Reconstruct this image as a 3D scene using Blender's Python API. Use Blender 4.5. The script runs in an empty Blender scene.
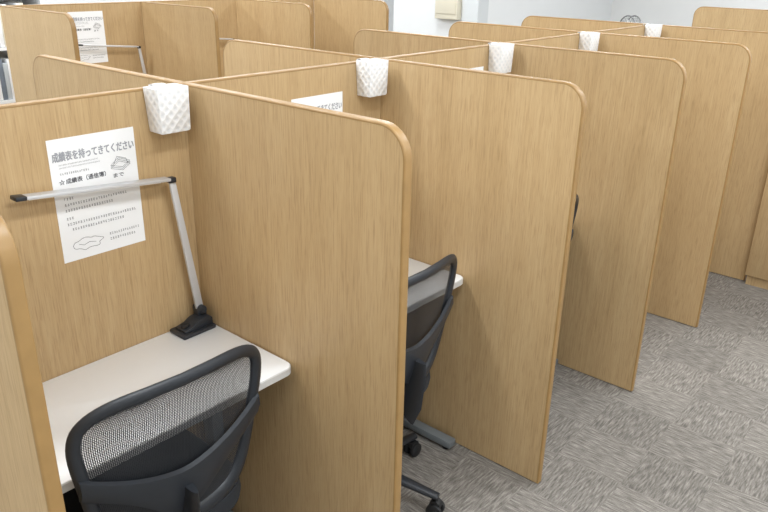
import bpy, bmesh, math, random
from mathutils import Vector, Matrix
random.seed(7)
S = bpy.context.scene
C = S.collection
S.view_settings.view_transform = 'Standard'
PI = math.pi

# ------------------------------------------------------------------ dimensions (metres)
H = 1.40; T = 0.025; HT = T/2
W = 0.808            # carrel width
L = 0.782            # divider length, front side
LB = 0.870           # divider length, rear side
DESK_Z = 0.70

# ------------------------------------------------------------------ materials
def new_mat(name):
    m = bpy.data.materials.new(name); m.use_nodes = True
    nt = m.node_tree; b = nt.nodes['Principled BSDF']
    return m, nt, b
def srgb(r, g, b):
    f = lambda c: (c/255/12.92) if c/255 <= .04045 else ((c/255+.055)/1.055)**2.4
    return (f(r), f(g), f(b), 1)
def plain(name, col, rough=.5, metal=0.0, noise=.06, nscale=40, bump=0.0, spec=.5):
    m, nt, b = new_mat(name); N = nt.nodes; Lk = nt.links
    tc = N.new('ShaderNodeTexCoord'); no = N.new('ShaderNodeTexNoise'); no.inputs['Scale'].default_value = nscale
    Lk.new(tc.outputs['Object'], no.inputs['Vector'])
    mx = N.new('ShaderNodeMix'); mx.data_type = 'RGBA'
    mx.inputs[6].default_value = tuple(c*(1-noise) for c in col[:3])+(1,)
    mx.inputs[7].default_value = tuple(min(1, c*(1+noise)) for c in col[:3])+(1,)
    Lk.new(no.outputs['Fac'], mx.inputs[0]); Lk.new(mx.outputs[2], b.inputs['Base Color'])
    b.inputs['Roughness'].default_value = rough; b.inputs['Metallic'].default_value = metal
    b.inputs['Specular IOR Level'].default_value = spec
    if bump:
        bp = N.new('ShaderNodeBump'); bp.inputs['Strength'].default_value = bump; bp.inputs['Distance'].default_value = .002
        Lk.new(no.outputs['Fac'], bp.inputs['Height']); Lk.new(bp.outputs['Normal'], b.inputs['Normal'])
    return m
def wood(name, dark, mid, light, rough=.42):
    m, nt, b = new_mat(name); N = nt.nodes; Lk = nt.links
    tc = N.new('ShaderNodeTexCoord'); oi = N.new('ShaderNodeObjectInfo')
    add = N.new('ShaderNodeVectorMath'); add.operation = 'MULTIPLY_ADD'
    cb = N.new('ShaderNodeCombineXYZ')
    for i in range(3): Lk.new(oi.outputs['Random'], cb.inputs[i])
    Lk.new(cb.outputs[0], add.inputs[0]); add.inputs[1].default_value = (7, 11, 5); Lk.new(tc.outputs['Object'], add.inputs[2])
    def noise(scale, detail, rough_, dist=0):
        mp = N.new('ShaderNodeMapping'); mp.inputs['Scale'].default_value = scale
        Lk.new(add.outputs[0], mp.inputs['Vector'])
        n = N.new('ShaderNodeTexNoise'); n.inputs['Scale'].default_value = 1; n.inputs['Detail'].default_value = detail
        n.inputs['Roughness'].default_value = rough_; n.inputs['Distortion'].default_value = dist
        Lk.new(mp.outputs[0], n.inputs['Vector']); return n
    broad = noise((12, 12, .7), 3, .5, .4)
    fine = noise((190, 190, 5.5), 4, .66, .1)
    pore = noise((360, 360, 14), 2, .6)
    r1 = N.new('ShaderNodeValToRGB')
    r1.color_ramp.elements[0].position = .27; r1.color_ramp.elements[0].color = dark
    r1.color_ramp.elements[1].position = .73; r1.color_ramp.elements[1].color = light
    e = r1.color_ramp.elements.new(.5); e.color = mid
    m1 = N.new('ShaderNodeMix'); m1.data_type = 'FLOAT'; m1.inputs[0].default_value = .66
    Lk.new(broad.outputs['Fac'], m1.inputs[2]); Lk.new(fine.outputs['Fac'], m1.inputs[3])
    Lk.new(m1.outputs[0], r1.inputs['Fac'])
    r2 = N.new('ShaderNodeValToRGB')
    r2.color_ramp.elements[0].position = .36; r2.color_ramp.elements[0].color = (.72, .67, .61, 1)
    r2.color_ramp.elements[1].position = .46; r2.color_ramp.elements[1].color = (1, 1, 1, 1)
    Lk.new(pore.outputs['Fac'], r2.inputs['Fac'])
    mm = N.new('ShaderNodeMix'); mm.data_type = 'RGBA'; mm.blend_type = 'MULTIPLY'; mm.inputs[0].default_value = .55
    Lk.new(r1.outputs[0], mm.inputs[6]); Lk.new(r2.outputs[0], mm.inputs[7])
    Lk.new(mm.outputs[2], b.inputs['Base Color'])
    b.inputs['Roughness'].default_value = rough; b.inputs['Specular IOR Level'].default_value = .35
    return m
M = {}
M['wood'] = wood('oak_laminate', srgb(171, 143, 103), srgb(186, 158, 117), srgb(197, 171, 131))
M['band'] = plain('edge_banding', srgb(150, 118, 72), .4, noise=.14, nscale=30)
M['desk'] = plain('desk_laminate', srgb(235, 236, 237), .35, noise=.012)
M['desk_edge'] = plain('desk_edging', srgb(212, 212, 210), .4, noise=.02)
M['steel'] = plain('painted_grey_steel', srgb(126, 132, 136), .4, .3)
M['alu'] = plain('satin_aluminium', srgb(206, 207, 209), .36, .3, noise=.03)
M['alu_dark'] = plain('dark_seam', srgb(110, 112, 114), .4, .5)
M['black'] = plain('black_plastic', srgb(38, 42, 48), .4, noise=.1)
M['black_soft'] = plain('black_rubber', srgb(24, 25, 27), .6)
M['mesh'] = plain('black_mesh_strand', srgb(46, 49, 54), .6)
M['fabric'] = plain('black_seat_fabric', srgb(34, 37, 42), .9, noise=.3, nscale=400, bump=.3)
M['paper'] = plain('white_paper', srgb(236, 237, 238), .7, noise=.01)
M['ink'] = plain('black_ink', srgb(80, 81, 86), .8)
M['ink_grey'] = plain('grey_ink', srgb(156, 158, 164), .8)
M['white_wall'] = plain('white_wall_paint', srgb(234, 235, 235), .8, noise=.015, nscale=6)
M['pillar_wall'] = plain('off_white_paint', srgb(227, 229, 230), .8, noise=.015, nscale=6)
M['corner_shade'] = plain('corner_shade_grey', srgb(206, 210, 212), .8, noise=.015, nscale=6)  # wall colour greyed to stand in for shade at the pillar corner
M['cream'] = plain('cream_plastic', srgb(224, 218, 199), .45, noise=.01)
M['ceil'] = plain('ceiling_board', srgb(238, 238, 237), .9, noise=.04, nscale=90)
M['white'] = plain('white_plastic', srgb(238, 239, 240), .4, noise=.01)
M['diff_strip'] = plain('lamp_diffuser', srgb(240, 240, 236), .3, noise=.01)
def dotted():
    m, nt, b = new_mat('white_embossed_plastic'); N = nt.nodes; Lk = nt.links
    tc = N.new('ShaderNodeTexCoord'); sp = N.new('ShaderNodeSeparateXYZ'); Lk.new(tc.outputs['Object'], sp.inputs[0])
    ad = N.new('ShaderNodeMath'); ad.operation = 'ADD'; Lk.new(sp.outputs[0], ad.inputs[0]); Lk.new(sp.outputs[1], ad.inputs[1])
    cb = N.new('ShaderNodeCombineXYZ'); Lk.new(ad.outputs[0], cb.inputs[0]); Lk.new(sp.outputs[2], cb.inputs[1])
    mp = N.new('ShaderNodeMapping'); mp.inputs['Rotation'].default_value = (0, 0, PI/4); Lk.new(cb.outputs[0], mp.inputs[0])
    vo = N.new('ShaderNodeTexVoronoi'); vo.voronoi_dimensions = '2D'; vo.inputs['Scale'].default_value = 54; vo.inputs['Randomness'].default_value = .05
    Lk.new(mp.outputs[0], vo.inputs['Vector'])
    r = N.new('ShaderNodeValToRGB'); r.color_ramp.elements[0].position = .18; r.color_ramp.elements[1].position = .36
    r.color_ramp.elements[0].color = srgb(230, 233, 236); r.color_ramp.elements[1].color = srgb(243, 244, 245)
    Lk.new(vo.outputs['Distance'], r.inputs[0]); Lk.new(r.outputs[0], b.inputs['Base Color'])
    bp = N.new('ShaderNodeBump'); bp.inputs['Strength'].default_value = .8; bp.inputs['Distance'].default_value = .004
    Lk.new(vo.outputs['Distance'], bp.inputs['Height']); Lk.new(bp.outputs[0], b.inputs['Normal'])
    b.inputs['Roughness'].default_value = .4
    return m
M['dots'] = dotted()
def carpet():
    m, nt, b = new_mat('carpet_tiles'); N = nt.nodes; Lk = nt.links
    tc = N.new('ShaderNodeTexCoord')
    sc = N.new('ShaderNodeVectorMath'); sc.operation = 'SCALE'; sc.inputs['Scale'].default_value = 4.0
    Lk.new(tc.outputs['Object'], sc.inputs[0])
    fl = N.new('ShaderNodeVectorMath'); fl.operation = 'FLOOR'; Lk.new(sc.outputs[0], fl.inputs[0])
    wn = N.new('ShaderNodeTexWhiteNoise'); wn.noise_dimensions = '2D'; Lk.new(fl.outputs[0], wn.inputs['Vector'])
    sp = N.new('ShaderNodeSeparateXYZ'); Lk.new(fl.outputs[0], sp.inputs[0])
    ad = N.new('ShaderNodeMath'); ad.operation = 'ADD'; Lk.new(sp.outputs[0], ad.inputs[0]); Lk.new(sp.outputs[1], ad.inputs[1])
    md = N.new('ShaderNodeMath'); md.operation = 'FLOORED_MODULO'; Lk.new(ad.outputs[0], md.inputs[0]); md.inputs[1].default_value = 2
    off = N.new('ShaderNodeVectorMath'); off.operation = 'MULTIPLY_ADD'
    Lk.new(wn.outputs['Color'], off.inputs[0]); off.inputs[1].default_value = (9, 9, 0); Lk.new(tc.outputs['Object'], off.inputs[2])
    def streak(scale, det):
        mp = N.new('ShaderNodeMapping'); mp.inputs['Scale'].default_value = scale; Lk.new(off.outputs[0], mp.inputs[0])
        n = N.new('ShaderNodeTexNoise'); n.inputs['Scale'].default_value = 1; n.inputs['Detail'].default_value = det; n.inputs['Roughness'].default_value = .55
        Lk.new(mp.outputs[0], n.inputs['Vector']); return n
    a1 = streak((155, 20, 1), 2); a2 = streak((20, 155, 1), 2)
    mx = N.new('ShaderNodeMix'); mx.data_type = 'FLOAT'
    Lk.new(md.outputs[0], mx.inputs[0]); Lk.new(a1.outputs['Fac'], mx.inputs[2]); Lk.new(a2.outputs['Fac'], mx.inputs[3])
    pile = N.new('ShaderNodeTexNoise'); pile.inputs['Scale'].default_value = 320; pile.inputs['Detail'].default_value = 2
    Lk.new(tc.outputs['Object'], pile.inputs['Vector'])
    m2 = N.new('ShaderNodeMix'); m2.data_type = 'FLOAT'; m2.inputs[0].default_value = .30
    Lk.new(mx.outputs[0], m2.inputs[2]); Lk.new(pile.outputs['Fac'], m2.inputs[3])
    r = N.new('ShaderNodeValToRGB'); cr = r.color_ramp
    cr.elements[0].position = .34; cr.elements[0].color = srgb(96, 92, 87)
    cr.elements[1].position = .68; cr.elements[1].color = srgb(160, 155, 148)
    e = cr.elements.new(.5); e.color = srgb(126, 121, 115)
    Lk.new(m2.outputs[0], r.inputs[0])
    hs = N.new('ShaderNodeHueSaturation'); Lk.new(r.outputs[0], hs.inputs['Color'])
    mr = N.new('ShaderNodeMapRange'); mr.inputs[3].default_value = .90; mr.inputs[4].default_value = 1.08
    Lk.new(wn.outputs['Value'], mr.inputs[0]); Lk.new(mr.outputs[0], hs.inputs['Value'])
    Lk.new(hs.outputs[0], b.inputs['Base Color'])
    bp = N.new('ShaderNodeBump'); bp.inputs['Strength'].default_value = .4; bp.inputs['Distance'].default_value = .003
    Lk.new(m2.outputs[0], bp.inputs['Height']); Lk.new(bp.outputs[0], b.inputs['Normal'])
    b.inputs['Roughness'].default_value = .95; b.inputs['Specular IOR Level'].default_value = .1
    return m
M['carpet'] = carpet()

# ------------------------------------------------------------------ mesh helpers
def merge(bm, tmp, mtx=None):
    if mtx is not None: bmesh.ops.transform(tmp, matrix=mtx, verts=tmp.verts)
    me = bpy.data.meshes.new('tmp'); tmp.to_mesh(me); tmp.free(); bm.from_mesh(me); bpy.data.meshes.remove(me)
def box(bm, x0, x1, y0, y1, z0, z1, bev=0, seg=2, mtx=None):
    t = bmesh.new(); bmesh.ops.create_cube(t, size=1)
    for v in t.verts:
        v.co = Vector(((x0+x1)/2+v.co.x*(x1-x0), (y0+y1)/2+v.co.y*(y1-y0), (z0+z1)/2+v.co.z*(z1-z0)))
    if bev: bmesh.ops.bevel(t, geom=t.edges[:], offset=bev, segments=seg, affect='EDGES', profile=.5)
    merge(bm, t, mtx)
def prism(bm, pts, fmap, a, b, bev=0):
    """pts: 2-D outline; fmap(s, t, d) -> 3-D; extruded from depth a to depth b"""
    t = bmesh.new()
    A = [t.verts.new(fmap(s, q, a)) for s, q in pts]; B = [t.verts.new(fmap(s, q, b)) for s, q in pts]
    t.faces.new(A); t.faces.new(B[::-1]); n = len(pts)
    for i in range(n): t.faces.new((A[i], B[i], B[(i+1) % n], A[(i+1) % n]))
    bmesh.ops.recalc_face_normals(t, faces=t.faces[:])
    if bev:
        es = [e for e in t.edges if e.calc_face_angle(0) > .6]
        bmesh.ops.bevel(t, geom=es, offset=bev, segments=2, affect='EDGES', profile=.5)
    merge(bm, t)
def tube(bm, pts, r, seg=10, closed=False, up=Vector((0, 0, 1)), cap=True):
    """r: radius, (a, b) radii, or list of these; a is along the side direction, b along the other"""
    pts = [Vector(p) for p in pts]; n = len(pts); rings = []
    t = bmesh.new()
    for i, p in enumerate(pts):
        if closed: d = pts[(i+1) % n]-pts[i-1]
        else: d = pts[min(i+1, n-1)]-pts[max(i-1, 0)]
        d.normalize()
        s = d.cross(up)
        if s.length < 1e-4: s = d.cross(Vector((1, 0, 0)))
        s.normalize(); q = s.cross(d)
        rr = r[i] if isinstance(r, list) else r
        ra, rb = rr if isinstance(rr, tuple) else (rr, rr)
        rings.append([t.verts.new(p+s*ra*math.cos(2*PI*k/seg)+q*rb*math.sin(2*PI*k/seg)) for k in range(seg)])
    for i in range(n if closed else n-1):
        a, b = rings[i], rings[(i+1) % n]
        for k in range(seg): t.faces.new((a[k], a[(k+1) % seg], b[(k+1) % seg], b[k]))
    if not closed and cap: t.faces.new(rings[0][::-1]); t.faces.new(rings[-1])
    bmesh.ops.recalc_face_normals(t, faces=t.faces[:])
    for f in t.faces: f.smooth = True
    merge(bm, t)
def lathe(bm, prof, seg=20, mtx=None):
    t = bmesh.new(); rings = []
    for r, z in prof: rings.append([t.verts.new((r*math.cos(2*PI*k/seg), r*math.sin(2*PI*k/seg), z)) for k in range(seg)])
    for a, b in zip(rings, rings[1:]):
        for k in range(seg): t.faces.new((a[k], a[(k+1) % seg], b[(k+1) % seg], b[k]))
    t.faces.new(rings[0][::-1]); t.faces.new(rings[-1])
    bmesh.ops.recalc_face_normals(t, faces=t.faces[:])
    for f in t.faces: f.smooth = True
    merge(bm, t, mtx)
def smooth_angle(me, ang=.6):
    for p in me.polygons: p.use_smooth = True
    try: me.set_sharp_from_angle(angle=ang)
    except Exception: pass
def obj(name, bm, mat, parent=None, loc=(0, 0, 0), smooth=True):
    me = bpy.data.meshes.new(name); bm.to_mesh(me); bm.free(); me.materials.append(mat)
    if smooth: smooth_angle(me)
    o = bpy.data.objects.new(name, me); C.objects.link(o); o.location = loc
    if parent is not None: o.parent = parent
    return o
def tag(o, label, cat, group=None, kind=None):
    o['label'] = label; o['category'] = cat
    if group: o['group'] = group
    if kind: o['kind'] = kind
    return o
def thing(name, label, cat, loc=(0, 0, 0), rz=0, group=None):
    o = bpy.data.objects.new(name, None); C.objects.link(o); o.location = loc; o.rotation_euler = (0, 0, rz)
    o.empty_display_size = .05
    return tag(o, label, cat, group)
def struct(name, bm, mat): 
    o = obj(name, bm, mat, smooth=False); o['kind'] = 'structure'; return o
def copy_tree(o, parent=None):
    c = o.copy(); C.objects.link(c)
    if parent is not None: c.parent = parent
    for ch in list(o.children): copy_tree(ch, c)
    return c

# ------------------------------------------------------------------ partition panels
def arc(cx, cz, r, a0, a1, n=10):
    return [(cx+r*math.cos(a0+(a1-a0)*i/n), cz+r*math.sin(a0+(a1-a0)*i/n)) for i in range(n+1)]
def panel(label, group, axis, pos, s0, s1, h=H, rnd='hi', r=.075):
    half = (s1-s0)/2; mid = (s0+s1)/2; e = .0065
    if axis == 'x': loc = (mid, pos, 0); fm = lambda s, q, d: Vector((s, d, q))
    else: loc = (pos, mid, 0); fm = lambda s, q, d: Vector((d, s, q))
    def outline(ins):
        a, b, top = -half+(ins if rnd == 'lo' else 0), half-(ins if rnd == 'hi' else 0), h-ins
        p = [(a, 0.004), (b, 0.004)]
        p += arc(b-r+ins, top-r+ins, r-ins, 0, PI/2) if rnd == 'hi' else [(b, top)]
        p += arc(a+r-ins, top-r+ins, r-ins, PI/2, PI) if rnd == 'lo' else [(a, top)]
        return p
    bm = bmesh.new(); prism(bm, outline(e), fm, -HT, HT)
    o = obj('partition_panel', bm, M['wood'], loc=loc)
    tag(o, label, 'partition', group)
    # edge banding round the free edges, softly rounded over
    if rnd == 'lo': sel = lambda q: q[2:]+[q[0]]
    elif rnd == 'hi': sel = lambda q: q[1:]
    else: sel = lambda q: q[2:]
    R_ = .0045
    prof = [(e, -HT-.0003)]
    for i in range(5):
        th = PI/2*i/4; prof.append((R_*(1-math.sin(th)), -HT-.0003+R_*(1-math.cos(th))))
    prof += [(ins, -d) for ins, d in prof[::-1]]
    layers = [sel(outline(ins)) for ins, d in prof]
    bm = bmesh.new(); rows = []
    for i in range(len(layers[0])):
        rows.append([bm.verts.new(fm(layers[j][i][0], layers[j][i][1], prof[j][1])) for j in range(len(prof))])
    n = len(prof)
    for a, b in zip(rows, rows[1:]):
        for j in range(n): bm.faces.new((a[j], a[(j+1) % n], b[(j+1) % n], b[j]))
    bm.faces.new(rows[0]); bm.faces.new(rows[-1][::-1])
    bmesh.ops.recalc_face_normals(bm, faces=bm.faces[:])
    obj('edge_band', bm, M['band'], o)
    return o
GD = 'aisle-side dividers of the near carrel row'
front_labels = ['oak divider cut off by the left frame edge, beside the nearest chair',
                'large oak divider between the nearest chair and the second chair',
                'oak divider with the second chair on its near side',
                'third oak divider from the right with only its aisle end uncovered',
                'second oak divider from the far end of the near row',
                'last oak divider of the near row, touching the low cabinet']
for k in range(-1, 5):
    panel(front_labels[k+1], GD, 'x', k*W, HT+.001, L-(.030 if k < 0 else 0))
back_labels = ['oak divider behind the notice carrel, nearest one on the rear side',
               'rear-side oak divider whose rounded end stands under the third divider of the far row',
               'rear-side oak divider, third from the left, below the white pillar',
               'rear-side oak divider, fourth from the left, below the cream wall box',
               'rear-side oak divider furthest along the near row, before the fan']
for k in range(0, 5):
    panel(back_labels[k], 'rear-side dividers of the near carrel row', 'x', k*W, -LB, -HT-.001, rnd='lo')
sp_labels = ['oak back panel carrying the big notice and lamp in the nearest carrel',
             'oak back panel of the second carrel, partly hidden by the large divider',
             'oak back panel of the third carrel with a sliver of notice',
             'oak back panel of the fourth carrel, only its top strip in view',
             'oak back panel of the last carrel before the low cabinet']
for k in range(0, 5):
    panel(sp_labels[k], 'back panels of the near carrel row', 'y', 0, (k-1)*W+(HT if k == 0 else -HT+.026), k*W+HT, rnd=None)

# far row
XF, XS = -2.00, -2.79; HF = 1.435
FY = [.74, 1.63, 2.41, 3.20]
fl = ['end oak divider of the far row beside the bookcase', 'oak divider of the far row, just right of the small notice',
      'middle oak divider of the far row with a dark lamp tip beside it', 'rightmost oak divider of the far row, in front of the pillar']
for y, l in zip(FY, fl): panel(l, 'dividers of the far carrel row', 'x', y, XS+HT+.001, XF, h=HF)
fsl = ['oak back panel of the far row carrying the small notice', 'oak back panel in the middle of the far row', 'oak back panel at the right end of the far row']
for a, b, l in zip(FY, FY[1:], fsl): panel(l, 'back panels of the far carrel row', 'y', XS, a-HT+.0005, b-HT-.0005, h=HF, rnd=None)
panel('oak partition standing alone past the near row, close to the back wall', 'far partition', 'x', 5.63, -.58, 1.0, rnd='lo')

# ------------------------------------------------------------------ desks
def desk_tree(label):
    root = thing('carrel_desk', label, 'desk', group='white carrel desks')
    x0, x1 = HT+.002, .425; y0, y1 = -W/2+HT+.002, W/2-HT-.002; th = .023
    def outl(i):
        r = .03
        return [(x0, y0)] + [(x1-i, y0)] + arc(x1-r, y1-r, r-i, 0, PI/2, 6) + [(x0, y1)]
    bm = bmesh.new(); prism(bm, outl(.002), lambda s, t, d: Vector((s, t, d)), DESK_Z-th, DESK_Z, bev=.002)
    obj('desk_top', bm, M['desk'], root)
    bm = bmesh.new(); pts = outl(.0)[1:-1]; pin = outl(.002)[1:-1]; rows = []
    for (ax, ay), (bx, by) in zip(pts, pin):
        rows.append([bm.verts.new((bx, by, DESK_Z-th-.001)), bm.verts.new((ax, ay, DESK_Z-th+.001)), bm.verts.new((ax, ay, DESK_Z-.003)), bm.verts.new((bx, by, DESK_Z-.001))])
    for a, b in zip(rows, rows[1:]):
        for j in range(3): bm.faces.new((a[j], a[j+1], b[j+1], b[j]))
    bmesh.ops.recalc_face_normals(bm, faces=bm.faces[:])
    obj('edge_strip', bm, M['desk_edge'], root)
    for s in (-1, 1):
        yc = s*(W/2-.055)
        bm = bmesh.new(); box(bm, .06, .11, yc-.02, yc+.02, .03, DESK_Z-th, .004)
        lg = obj('leg', bm, M['steel'], root)
        bm = bmesh.new(); box(bm, .03, .44, yc-.021, yc+.021, .012, .042, .006); 
        obj('foot', bm, M['steel'], lg)
        for xx in (.06, .41):
            bm = bmesh.new(); lathe(bm, [(.016, 0), (.018, .012)], 12, Matrix.Translation((xx, yc, 0)))
            obj('glide', bm, M['black_soft'], lg)
    return root
d0 = desk_tree('white desk top under the desk lamp in the nearest carrel'); d0.location = (0, -W/2, 0)
d1 = copy_tree(d0); d1.location = (0, W/2, 0); d1['label'] = 'white desk in the second carrel with its corner behind the large divider'
d2 = copy_tree(d0); d2.location = (0, 1.5*W, 0); d2['label'] = 'white desk hidden in the third carrel behind the second divider'
d3 = copy_tree(d0); d3.location = (XS, FY[1]-W/2, 0); d3['label'] = 'white desk of the far row under the small notice'
d4 = copy_tree(d0); d4.location = (XS, FY[2]-W/2+.02, 0); d4['label'] = 'white desk of the far row between its two middle dividers'
d4.scale.y = .94

# ------------------------------------------------------------------ chairs (local: front is -X)
def chair_tree(label):
    root = thing('mesh_office_chair', label, 'chair', group='black mesh-back office chairs')
    # star base
    bm = bmesh.new(); lathe(bm, [(.028, .065), (.04, .075), (.042, .115), (.03, .13)], 18); obj('base_hub', bm, M['black'], root)
    for k in range(5):
        a = 2*PI*k/5+.22; d = Vector((math.cos(a), math.sin(a), 0))
        bm = bmesh.new(); tube(bm, [d*.03+Vector((0, 0, .105)), d*.12+Vector((0, 0, .104)), d*.2+Vector((0, 0, .092)), d*.288+Vector((0, 0, .078))],
                               [(.026, .016), (.023, .015), (.019, .013), (.016, .011)], 12)
        lg = obj('base_leg', bm, M['black'], root)
        p = d*.28; q = Vector((-d.y, d.x, 0))
        bm = bmesh.new()
        for s in (-1, 1):
            mt = Matrix.Translation(p+q*s*.016+Vector((0, 0, .027))) @ q.to_track_quat('Z', 'Y').to_matrix().to_4x4()
            lathe(bm, [(.02, -.009), (.0265, -.006), (.027, .0), (.0265, .006), (.02, .009)], 16, mt)
        tube(bm, [p+Vector((0, 0, .03)), p+Vector((0, 0, .078))], .008, 8)
        tube(bm, [p-q*.014+Vector((0, 0, .045)), p+q*.014+Vector((0, 0, .045))], (.02, .02), 10)
        obj('caster', bm, M['black_soft'], lg)
    bm = bmesh.new(); lathe(bm, [(.026, .12), (.026, .26), (.016, .265), (.016, .40)], 16); obj('gas_lift', bm, M['black'], root)
    bm = bmesh.new(); box(bm, -.09, .1, -.07, .07, .375, .42, .012); obj('tilt_mechanism', bm, M['black'], root)
    bm = bmesh.new(); tube(bm, [(-.02, .06, .40), (-.02, .17, .398), (-.025, .23, .392)], [.005, .005, (.012, .006)], 8); obj('height_lever', bm, M['black'], root)
    # seat: puffy rounded slab
    bm = bmesh.new(); n = 40; rows = []
    for (sc, z) in [(.90, .405), (.985, .412), (1.0, .435), (.985, .462), (.93, .474), (.7, .482), (.35, .484)]:
        rows.append([bm.verts.new((-.045+.225*sc*math.copysign(abs(math.cos(t))**.5, math.cos(t)), .225*sc*math.copysign(abs(math.sin(t))**.5, math.sin(t)),
                     z-(.02*max(0, -math.cos(t))**3*sc))) for t in [2*PI*i/n for i in range(n)]])
    for a, b in zip(rows, rows[1:]):
        for i in range(n): bm.faces.new((a[i], a[(i+1) % n], b[(i+1) % n], b[i]))
    bm.faces.new(rows[0][::-1]); bm.faces.new(rows[-1]); bmesh.ops.recalc_face_normals(bm, faces=bm.faces[:])
    obj('seat', bm, M['fabric'], root)
    # back
    S_H = .418
    def width(s): return .178+.062*min(1, s/(S_H*.9))
    def bp(y, s, off=0): return Vector((.175+.16*s-.75*y*y-.12*max(0, s-.15)**2+off, y, .475+s*.985))
    def half(s, ins=0):
        v = max(-1, min(1, (s-S_H/2)/(S_H/2-ins))); return (width(s)-ins)*(1-abs(v)**4.5)**(1/4.5)
    n = 72; ring = []; rad = []
    for i in range(n):
        t = 2*PI*i/n; c, s_ = math.cos(t), math.sin(t)
        s = S_H/2+S_H/2*math.copysign(abs(s_)**(2/4.5), s_); y = width(s)*math.copysign(abs(c)**(2/4.5), c)
        ring.append(bp(y, s)); rad.append((.0155+.006*max(0, -s_), .0095))
    bm = bmesh.new(); tube(bm, ring, rad, 14, closed=True, up=Vector((1, 0, 0)))
    obj('back_frame', bm, M['black'], root)
    bm = bmesh.new(); NR, NC = 94, 112; g = []
    for i in range(NR+1):
        s = .006+(S_H-.012)*i/NR; h_ = half(s, .004)
        g.append([bm.verts.new(bp(h_*(2*j/NC-1), s, -.003)) for j in range(NC+1)])
    for i in range(NR):
        for j in range(NC): bm.faces.new((g[i][j], g[i][j+1], g[i+1][j+1], g[i+1][j]))
    bmesh.ops.wireframe(bm, faces=bm.faces[:], thickness=.0028, use_boundary=True, use_even_offset=False, use_replace=True)
    obj('back_mesh', bm, M['mesh'], root, smooth=False)
    # broad brace: a curved plate whose upper edge smiles from side to side
    bm = bmesh.new(); NU = 32; rows = []
    for i in range(NU+1):
        u = -1+2*i/NU; y = u*.228
        top = .178+.080*abs(u)**1.6; bot = top-.060-.080*math.exp(-(u/.42)**2)
        rows.append([bp(y, top, .006), bp(y, top-.005, .017), bp(y, (top+bot)/2, .023), bp(y, bot+.005, .017), bp(y, bot, .006), bp(y, (top+bot)/2, .005)])
    vr = [[bm.verts.new(p) for p in r_] for r_ in rows]
    for a, b in zip(vr, vr[1:]):
        for k in range(6): bm.faces.new((a[k], a[(k+1) % 6], b[(k+1) % 6], b[k]))
    bm.faces.new(vr[0]); bm.faces.new(vr[-1][::-1]); bmesh.ops.recalc_face_normals(bm, faces=bm.faces[:])
    obj('lumbar_brace', bm, M['black'], root)
    bm = bmesh.new()
    pts = [bp(0, .13, .02), bp(0, .07, .022), bp(0, -.03, .022), Vector((.18, 0, .405)), Vector((.13, 0, .392)), Vector((.06, 0, .392))]
    tube(bm, pts, [(.010, .036), (.012, .044), (.013, .05), (.014, .05), (.013, .045), (.012, .04)], 12, up=Vector((1, 0, .3)))
    obj('back_bracket', bm, M['black'], root)
    return root
c0 = chair_tree('black mesh chair nearest the viewer, at the desk with the lamp'); c0.location = (.297, -.422, 0); c0.rotation_euler.z = -.03
c1 = copy_tree(c0); c1.location = (.332, .352, 0); c1.rotation_euler.z = .05; c1['label'] = 'black mesh chair half hidden behind the large front divider'
c2 = copy_tree(c0); c2.location = (.302, 1.5*W, 0); c2.rotation_euler.z = -.03; c2['label'] = 'black chair with just a dark sliver beyond the second divider'
for ch in c1.children:
    if ch.name.startswith('base_leg'): ch.rotation_euler.z = .01
for ch in c2.children:
    if ch.name.startswith('base_leg'): ch.rotation_euler.z = -.365

# ------------------------------------------------------------------ desk lamps (arm runs towards -Y)
def lamp_tree(label):
    root = thing('desk_lamp', label, 'lamp', group='LED desk lamps')
    bm = bmesh.new()
    box(bm, -.037, .037, -.062, .05, 0, .013, .004)
    prism(bm, [(-.05, .012), (.047, .012), (.047, .033), (.036, .041), (.0, .037), (-.02, .026), (-.05, .020)], lambda s, t, d: Vector((d, s, t)), -.024, .026, bev=.003)
    obj('base', bm, M['black'], root)
    bm = bmesh.new(); lathe(bm, [(.011, 0), (.013, .002), (.013, .012), (.010, .014)], 14, Matrix.Translation((.002, -.034, .018)))
    obj('clamp_knob', bm, M['black_soft'], root)
    bm = bmesh.new(); box(bm, -.026, .002, .015, .045, .034, .058, .004)
    mt = Matrix.Translation((-.012, .03, .055)) @ Matrix.Rotation(PI/2, 4, 'Y'); lathe(bm, [(.011, -.020), (.013, -.017), (.013, .017), (.011, .020)], 16, mt)
    obj('pivot', bm, M['black'], root)
    lean = Matrix.Translation((-.012, .03, .050)) @ Matrix.Rotation(math.radians(7.6), 4, 'X')
    t = bmesh.new(); bmesh.ops.create_cube(t, size=1)
    for v in t.verts:
        top_ = v.co.z > 0
        v.co = Vector((v.co.x*.009, v.co.y*(.018 if top_ else .024), .407 if top_ else .008))
    bmesh.ops.bevel(t, geom=t.edges[:], offset=.0015, segments=2, affect='EDGES', profile=.5)
    bm = bmesh.new(); merge(bm, t, lean); po = obj('post', bm, M['alu'], root)
    top = lean @ Vector((0, 0, .412))
    bm = bmesh.new(); box(bm, -.010, .010, -.011, .010, -.008, .007, .003, mtx=Matrix.Translation(top)); obj('elbow', bm, M['black'], root)
    rot = Matrix.Translation(top+Vector((0, 0, .003))) @ Matrix.Rotation(math.radians(-5.2), 4, 'X')
    bm = bmesh.new(); box(bm, -.015, .015, -.395, -.010, -.004, .004, .0015, mtx=rot); hd = obj('light_bar', bm, M['alu'], root)
    bm = bmesh.new(); box(bm, -.012, .012, -.385, -.04, -.0055, -.0035, 0, mtx=rot); obj('diffuser', bm, M['diff_strip'], hd)
    bm = bmesh.new(); box(bm, -.016, .016, -.416, -.39, -.005, .005, .002, mtx=rot); obj('end_cap', bm, M['black'], hd)
    return root
l0 = lamp_tree('silver LED lamp over the big notice in the nearest carrel'); l0.location = (.06, -.075, DESK_Z)
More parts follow.
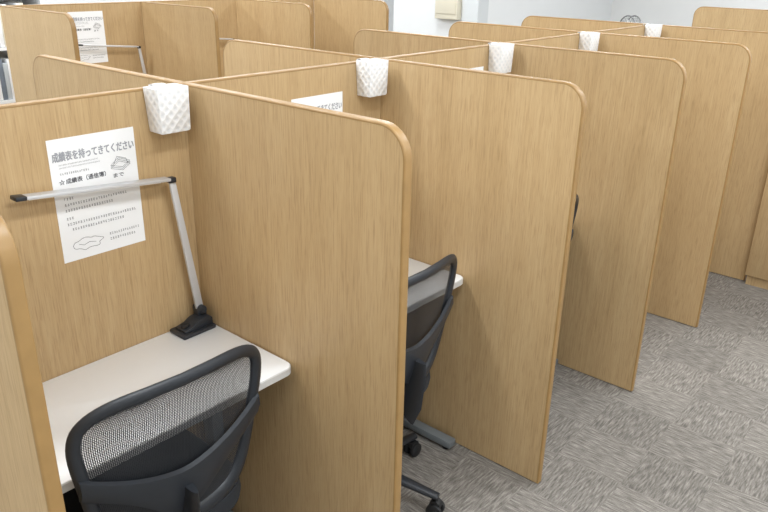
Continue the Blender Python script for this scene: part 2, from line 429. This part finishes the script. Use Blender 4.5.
l1 = copy_tree(l0); l1.location = (XS+.09, FY[1]-.075, DESK_Z); l1['label'] = 'small silver lamp beside the small notice in the far row'
l2 = copy_tree(l0); l2.location = (XS+.09, FY[2]-.085, DESK_Z); l2['label'] = 'lamp tip between the two middle dividers of the far row'

# ------------------------------------------------------------------ notices (flat on panels facing +X)
def text_bm(body, size, x, y, width=None, heavy=0.0):
    cu = bpy.data.curves.new('t', 'FONT'); cu.body = body; cu.size = size
    o = bpy.data.objects.new('t', cu); C.objects.link(o)
    dg = bpy.context.evaluated_depsgraph_get(); dg.update()
    me = bpy.data.meshes.new_from_object(o.evaluated_get(dg))
    xs = [v.co.x for v in me.vertices]; w = max(xs)-min(xs); k = (width/w) if width else 1
    x0 = min(xs)
    for v in me.vertices: v.co.x = x+(v.co.x-x0)*k; v.co.y = y+v.co.y
    bm = bmesh.new()
    # heavier strokes: the same glyphs laid down again a hair's breadth apart
    for i, (ax, ay) in enumerate([(0, 0), (heavy, 0), (0, heavy), (heavy, heavy)] if heavy else [(0, 0)]):
        n0 = len(bm.verts); bm.from_mesh(me); bm.verts.ensure_lookup_table()
        for v in bm.verts[n0:]: v.co.x += ax; v.co.y += ay; v.co.z += i*.00003
    bpy.data.objects.remove(o); bpy.data.curves.remove(cu); bpy.data.meshes.remove(me)
    return bm
PLACE = lambda bm, dx: [setattr(v, 'co', Vector((dx+v.co.z, v.co.x, v.co.y))) for v in bm.verts]
def notice_tree(label):
    root = thing('paper_notice', label, 'notice', group='paper notices pinned to carrel backs')
    w, h = .21, .297
    bm = bmesh.new(); box(bm, 0, .0006, 0, w, 0, h); obj('sheet', bm, M['paper'], root, smooth=False)
    bm = text_bm('成績表を持ってきてください', .0235, .007, .246, width=.198, heavy=.0011); PLACE(bm, .0012); 
    obj('heading', bm, M['ink_grey'], root, smooth=False)
    bm = text_bm('☆', .0145, .015, .1905, heavy=.0002); PLACE(bm, .0012); obj('body_text', bm, M['ink'], root, smooth=False)
    bm = text_bm('成績表（通信簿）', .0135, .031, .191, width=.096, heavy=.0004)
    PLACE(bm, .0012); obj('body_text', bm, M['ink'], root, smooth=False)
    bm = text_bm('まで', .0115, .146, .182, width=.026, heavy=.0003)
    PLACE(bm, .0012); obj('body_text', bm, M['ink'], root, smooth=False)
    # illegible small print as neat rows of small glyph-sized marks, one mesh per row
    def row(x, y, n, hgt):
        bm = bmesh.new()
        for i in range(n):
            ww = hgt*random.uniform(.62, .78)
            st = [(x+ww/2, y+hgt*j*.42, ww*random.uniform(.75, 1), hgt*.13) for j in range(3) if random.random() < .85]
            st += [(x+ww*random.uniform(.3, .7), y+hgt*.42, hgt*.13, hgt*.9)]
            for cx, cy, sx, sy in st:
                t = bmesh.new(); bmesh.ops.create_grid(t, x_segments=1, y_segments=1, size=.5)
                for v in t.verts: v.co = Vector((cx+v.co.x*sx, cy+v.co.y*sy, 0))
                merge(bm, t)
            x += hgt*1.04
        PLACE(bm, .0012); obj('fine_print', bm, M['ink'], root, smooth=False)
    row(.02, .235, 30, .0030); row(.02, .228, 36, .0026)
    row(.02, .213, 14, .0048)
    row(.02, .152, 4, .0060); row(.02, .138, 25, .0060); row(.02, .124, 19, .0060)
    row(.02, .104, 3, .0060); row(.02, .090, 28, .0060); row(.03, .076, 21, .0060)
    row(.118, .042, 14, .0055); row(.118, .028, 11, .0060)
    def stroke(bm, ps, closed=True):
        tube(bm, [(.001, a, b) for a, b in ps], .0005, 5, closed=closed, up=Vector((1, 0, 0)))
    bm = bmesh.new()
    for dz in (0, .004, .008):
        stroke(bm, [(.142, .205+dz), (.172, .196+dz), (.192, .209+dz), (.163, .220+dz)])
    stroke(bm, [(.150, .215), (.160, .232), (.182, .224), (.186, .212)], False)
    obj('booklet_sketch', bm, M['ink'], root)
    bm = bmesh.new()
    stroke(bm, [(.026+.036*(1+math.cos(t))*(1+.08*math.sin(5*t)), .036+.014*math.sin(t)*(1+.15*math.cos(7*t))) for t in [2*PI*i/36 for i in range(36)]])
    stroke(bm, [(.04, .038), (.052, .033), (.066, .038), (.082, .034)], False)
    obj('bubble_sketch', bm, M['ink'], root)
    return root
n0 = notice_tree('large readable notice above the nearest desk, behind the lamp bar'); n0.location = (HT+.0002, -.404, .996)
n0.scale = (1, 1.09, 1.05)
n1 = copy_tree(n0); n1.location = (HT+.0002, W-.435, .998); n1['label'] = 'notice in the second carrel with only its heading above the large divider'
n2 = copy_tree(n0); n2.location = (HT+.0002, 2*W-.40, 1.005); n2['label'] = 'notice in the third carrel, only a white sliver in view'
n3 = copy_tree(n0); n3.location = (XS+HT+.0002, 1.11, 1.075); n3['label'] = 'small-looking notice on the far row at top left'

# ------------------------------------------------------------------ white holders in the carrel corners
def holder_tree(label):
    root = thing('corner_holder', label, 'holder', group='white embossed holders at the carrel corners')
    bm = bmesh.new()
    def ringf(x0, x1, y0, y1, z, r=.0035):
        return [bm.verts.new((a, b, z)) for a, b in (arc(x1-r, y1-r, r, 0, PI/2, 2)+arc(x0+r, y1-r, r, PI/2, PI, 2)+arc(x0+r, y0+r, r, PI, 1.5*PI, 2)+arc(x1-r, y0+r, r, 1.5*PI, 2*PI, 2))]
    rs = [ringf(.003, .059, -.104, -.021, -.114, .002), ringf(.001, .061, -.106, -.018, -.111), ringf(.001, .066, -.114, -.018, .002),
          ringf(.0035, .0635, -.1115, -.0205, .002, .002), ringf(.0035, .058, -.103, -.0205, -.107, .002)]
    for a, b in zip(rs, rs[1:]):
        n = len(a)
        for i in range(n): bm.faces.new((a[i], a[(i+1) % n], b[(i+1) % n], b[i]))
    bm.faces.new(rs[0][::-1]); bm.faces.new(rs[-1]); bmesh.ops.recalc_face_normals(bm, faces=bm.faces[:])
    obj('bin_body', bm, M['dots'], root)
    bm = bmesh.new(); tube(bm, [(.004, -.06, -.002), (.0, -.06, .002), (-HT, -.06, .003), (-T-.002, -.06, .001), (-T-.004, -.06, -.025)], (.018, .0012), 8, up=Vector((1, 0, .2)))
    obj('hook', bm, M['white'], root)
    return root
h0 = holder_tree('white embossed holder directly above the lamp, nearest and largest'); h0.location = (HT, -HT-.011, H+.002)
hl = ['white embossed holder at the corner above the second carrel', 'white holder third nearest, above the third carrel',
      'white holder fourth nearest, small, above the fourth carrel', 'white holder furthest away, at the end of the near row']
for k in range(1, 5):
    o = copy_tree(h0); o.location.y = k*W-HT-.017; o['label'] = hl[k-1]

# ------------------------------------------------------------------ low cabinet at the end of the row
cab = thing('storage_cabinet', 'oak cabinet at the right frame edge against the last divider', 'cabinet', (L+.004, 3.18, 0))
bm = bmesh.new(); box(bm, .002, .9, 0, .42, .055, 1.2, .003); obj('body', bm, M['wood'], cab)
bm = bmesh.new(); box(bm, .012, .89, .004, .41, 0, .053); obj('plinth', bm, M['wood'], cab)
for s in (0, 1):
    bm = bmesh.new(); box(bm, .004+.447*s, .448+.45*s, -.018, -.001, .062, 1.19, .002); dr = obj('door', bm, M['wood'], cab)
    bm = bmesh.new(); xx = .41+.07*s; tube(bm, [(xx, -.018, .7), (xx, -.035, .705), (xx, -.035, .795), (xx, -.018, .8)], .004, 8, up=Vector((1, 0, 0))); obj('handle', bm, M['alu'], dr)

# ------------------------------------------------------------------ bookcase at far left
BX, BY = -3.85, .72
bc = thing('bookcase', 'white bookcase at the far left behind the end divider', 'bookcase', (BX, BY, 0))
for y in (-.02, .60):
    bm = bmesh.new(); box(bm, 0, .3, y, y+.02, 0, 1.5); obj('side_panel', bm, M['white'], bc)
bm = bmesh.new(); box(bm, 0, .01, 0, .6, 0, 1.5); obj('back_panel', bm, M['white'], bc)
for z in (.05, .40, .75, 1.10, 1.45):
    bm = bmesh.new(); box(bm, .01, .3, .001, .599, z, z+.02); obj('shelf', bm, M['white'], bc)
bcol = [M['white'], M['paper'], plain('grey_cover', srgb(186, 192, 196), .5), M['cream'], plain('slate_cover', srgb(112, 122, 134), .5)]
i = 0
for z in (.772, 1.122):
    y = .01
    while y < .55:
        w_ = random.uniform(.018, .034); hh = random.uniform(.22, .28)
        bm = bmesh.new(); box(bm, .04, .285, 0, w_, 0, hh, .002)
        o = obj('book', bm, bcol[(i*3) % 5], loc=(BX, BY+y, z))
        tag(o, 'upright book or file on the white bookcase behind the end divider', 'book', 'books on the far left bookcase')
        y += w_+.002; i += 1

# ------------------------------------------------------------------ fan near the back wall
fx, fy = -.48, 4.20
fan = thing('pedestal_fan', 'round caged fan peeking above the last rear-side divider', 'fan', (fx, fy, 0), rz=-.75)
bm = bmesh.new(); lathe(bm, [(.17, 0), (.18, .01), (.16, .03), (.04, .05)], 28); obj('base', bm, M['white'], fan)
bm = bmesh.new(); tube(bm, [(0, 0, .04), (0, 0, 1.12)], .014, 12); obj('pole', bm, M['white'], fan)
bm = bmesh.new(); lathe(bm, [(.05, -.06), (.06, -.02), (.05, .05)], 20, Matrix.Translation((0, .06, 1.18)) @ Matrix.Rotation(PI/2, 4, 'X')); obj('motor', bm, M['white'], fan)
bm = bmesh.new(); ct = Vector((0, -.03, 1.18))
for r_, dy in ((.2, 0), (.2, -.05), (.06, -.075)):
    tube(bm, [ct+Vector((r_*math.cos(2*PI*i/32), dy, r_*math.sin(2*PI*i/32))) for i in range(32)], .004, 6, closed=True, up=Vector((0, 1, 0)))
for i in range(36):
    a = 2*PI*i/36; d = Vector((math.cos(a), 0, math.sin(a)))
    tube(bm, [ct+d*.03+Vector((0, -.078, 0)), ct+d*.13+Vector((0, -.07, 0)), ct+d*.2+Vector((0, -.05, 0)), ct+d*.2, ct+d*.05+Vector((0, .05, 0))], .0014, 4, up=Vector((0, 1, .1)))
obj('cage', bm, M['alu_dark'], fan)
for i in range(3):
    a = 2*PI*i/3; bm = bmesh.new()
    prism(bm, [(.03, -.02), (.1, -.06), (.17, -.05), (.18, .02), (.1, .05), (.03, .02)], lambda s, t, d: ct+Vector((s*math.cos(a)-t*math.sin(a), -.02+t*.3+d, s*math.sin(a)+t*math.cos(a))), -.0015, .0015)
    obj('blade', bm, M['white'], fan)

# ------------------------------------------------------------------ room shell
X0, X1, Y0, Y1, ZC = -6.2, 4.2, -3.6, 8.0, 2.7
bm = bmesh.new(); box(bm, X0, X1, Y0, Y1, -.05, 0); struct('floor', bm, M['carpet'])
bm = bmesh.new(); box(bm, X0, X1, Y0, Y1, ZC, ZC+.05); struct('ceiling', bm, M['ceil'])
bm = bmesh.new(); box(bm, X0-.1, X0, Y0, Y1, 0, ZC); struct('wall_left', bm, M['white_wall'])
bm = bmesh.new(); box(bm, X1, X1+.1, Y0, Y1, 0, ZC); struct('wall_right', bm, M['white_wall'])
bm = bmesh.new(); box(bm, X0, X1, Y1, Y1+.1, 0, ZC); struct('wall_back', bm, M['white_wall'])
bm = bmesh.new(); box(bm, X0, X1, Y0-.1, Y0, 0, ZC); struct('wall_front', bm, M['white_wall'])
bm = bmesh.new(); box(bm, -3.45, -2.4, 5.0, Y1, 0, ZC); struct('wall_pillar', bm, M['pillar_wall'])
bm = bmesh.new(); box(bm, -2.56, -2.385, 4.98, 5.16, 0, ZC-.001); struct('shade_strip_1', bm, M['corner_shade'])  # added strip, no real trim: paints the shaded pillar corner darker
wb = thing('wall_box', 'cream box mounted on the pale pillar at the top of the photo', 'wall box', (-2.72, 5.0, 1.19))
bm = bmesh.new(); box(bm, -.135, .135, -.08, 0, 0, .62, .008); obj('housing', bm, M['cream'], wb)
bm = bmesh.new(); box(bm, -.12, .12, -.087, -.08, .05, .6, .003); obj('cover', bm, M['cream'], wb)

# ------------------------------------------------------------------ lights: rows of recessed ceiling lamps
for x in (-4.6, -2.6, -.6, 1.4, 3.2):
    for y in (-2.4, -.2, 2.0, 4.2, 6.4):
        if -3.6 < x < -2.2 and y > 4.8: continue
        ld = bpy.data.lights.new('ceiling_lamp', 'AREA'); ld.shape = 'RECTANGLE'; ld.size = .3; ld.size_y = 1.2; ld.energy = 25 if (y < -1 or y > 6) else 32; ld.color = (.93, .97, 1)
        lo = bpy.data.objects.new('ceiling_lamp', ld); C.objects.link(lo); lo.location = (x, y, ZC-.02)
wd = bpy.data.worlds.new('room_world'); S.world = wd; wd.use_nodes = True
wd.node_tree.nodes['Background'].inputs[0].default_value = (.95, .97, 1, 1); wd.node_tree.nodes['Background'].inputs[1].default_value = .25

# ------------------------------------------------------------------ camera
a, p, r, f = .70235, .38562, .02052, 728.779
F = Vector((-math.sin(a)*math.cos(p), math.cos(a)*math.cos(p), -math.sin(p)))
R0 = Vector((math.cos(a), math.sin(a), 0)); U0 = R0.cross(F)
R = R0*math.cos(r)+U0*math.sin(r); U = U0*math.cos(r)-R0*math.sin(r)
cd = bpy.data.cameras.new('camera'); cd.sensor_width = 36; cd.lens = f*36/768; cd.clip_start = .05
co = bpy.data.objects.new('camera', cd); C.objects.link(co)
co.matrix_world = Matrix(((R.x, U.x, -F.x, 1.70701), (R.y, U.y, -F.y, -1.16875), (R.z, U.z, -F.z, 1.71579), (0, 0, 0, 1)))
S.camera = co
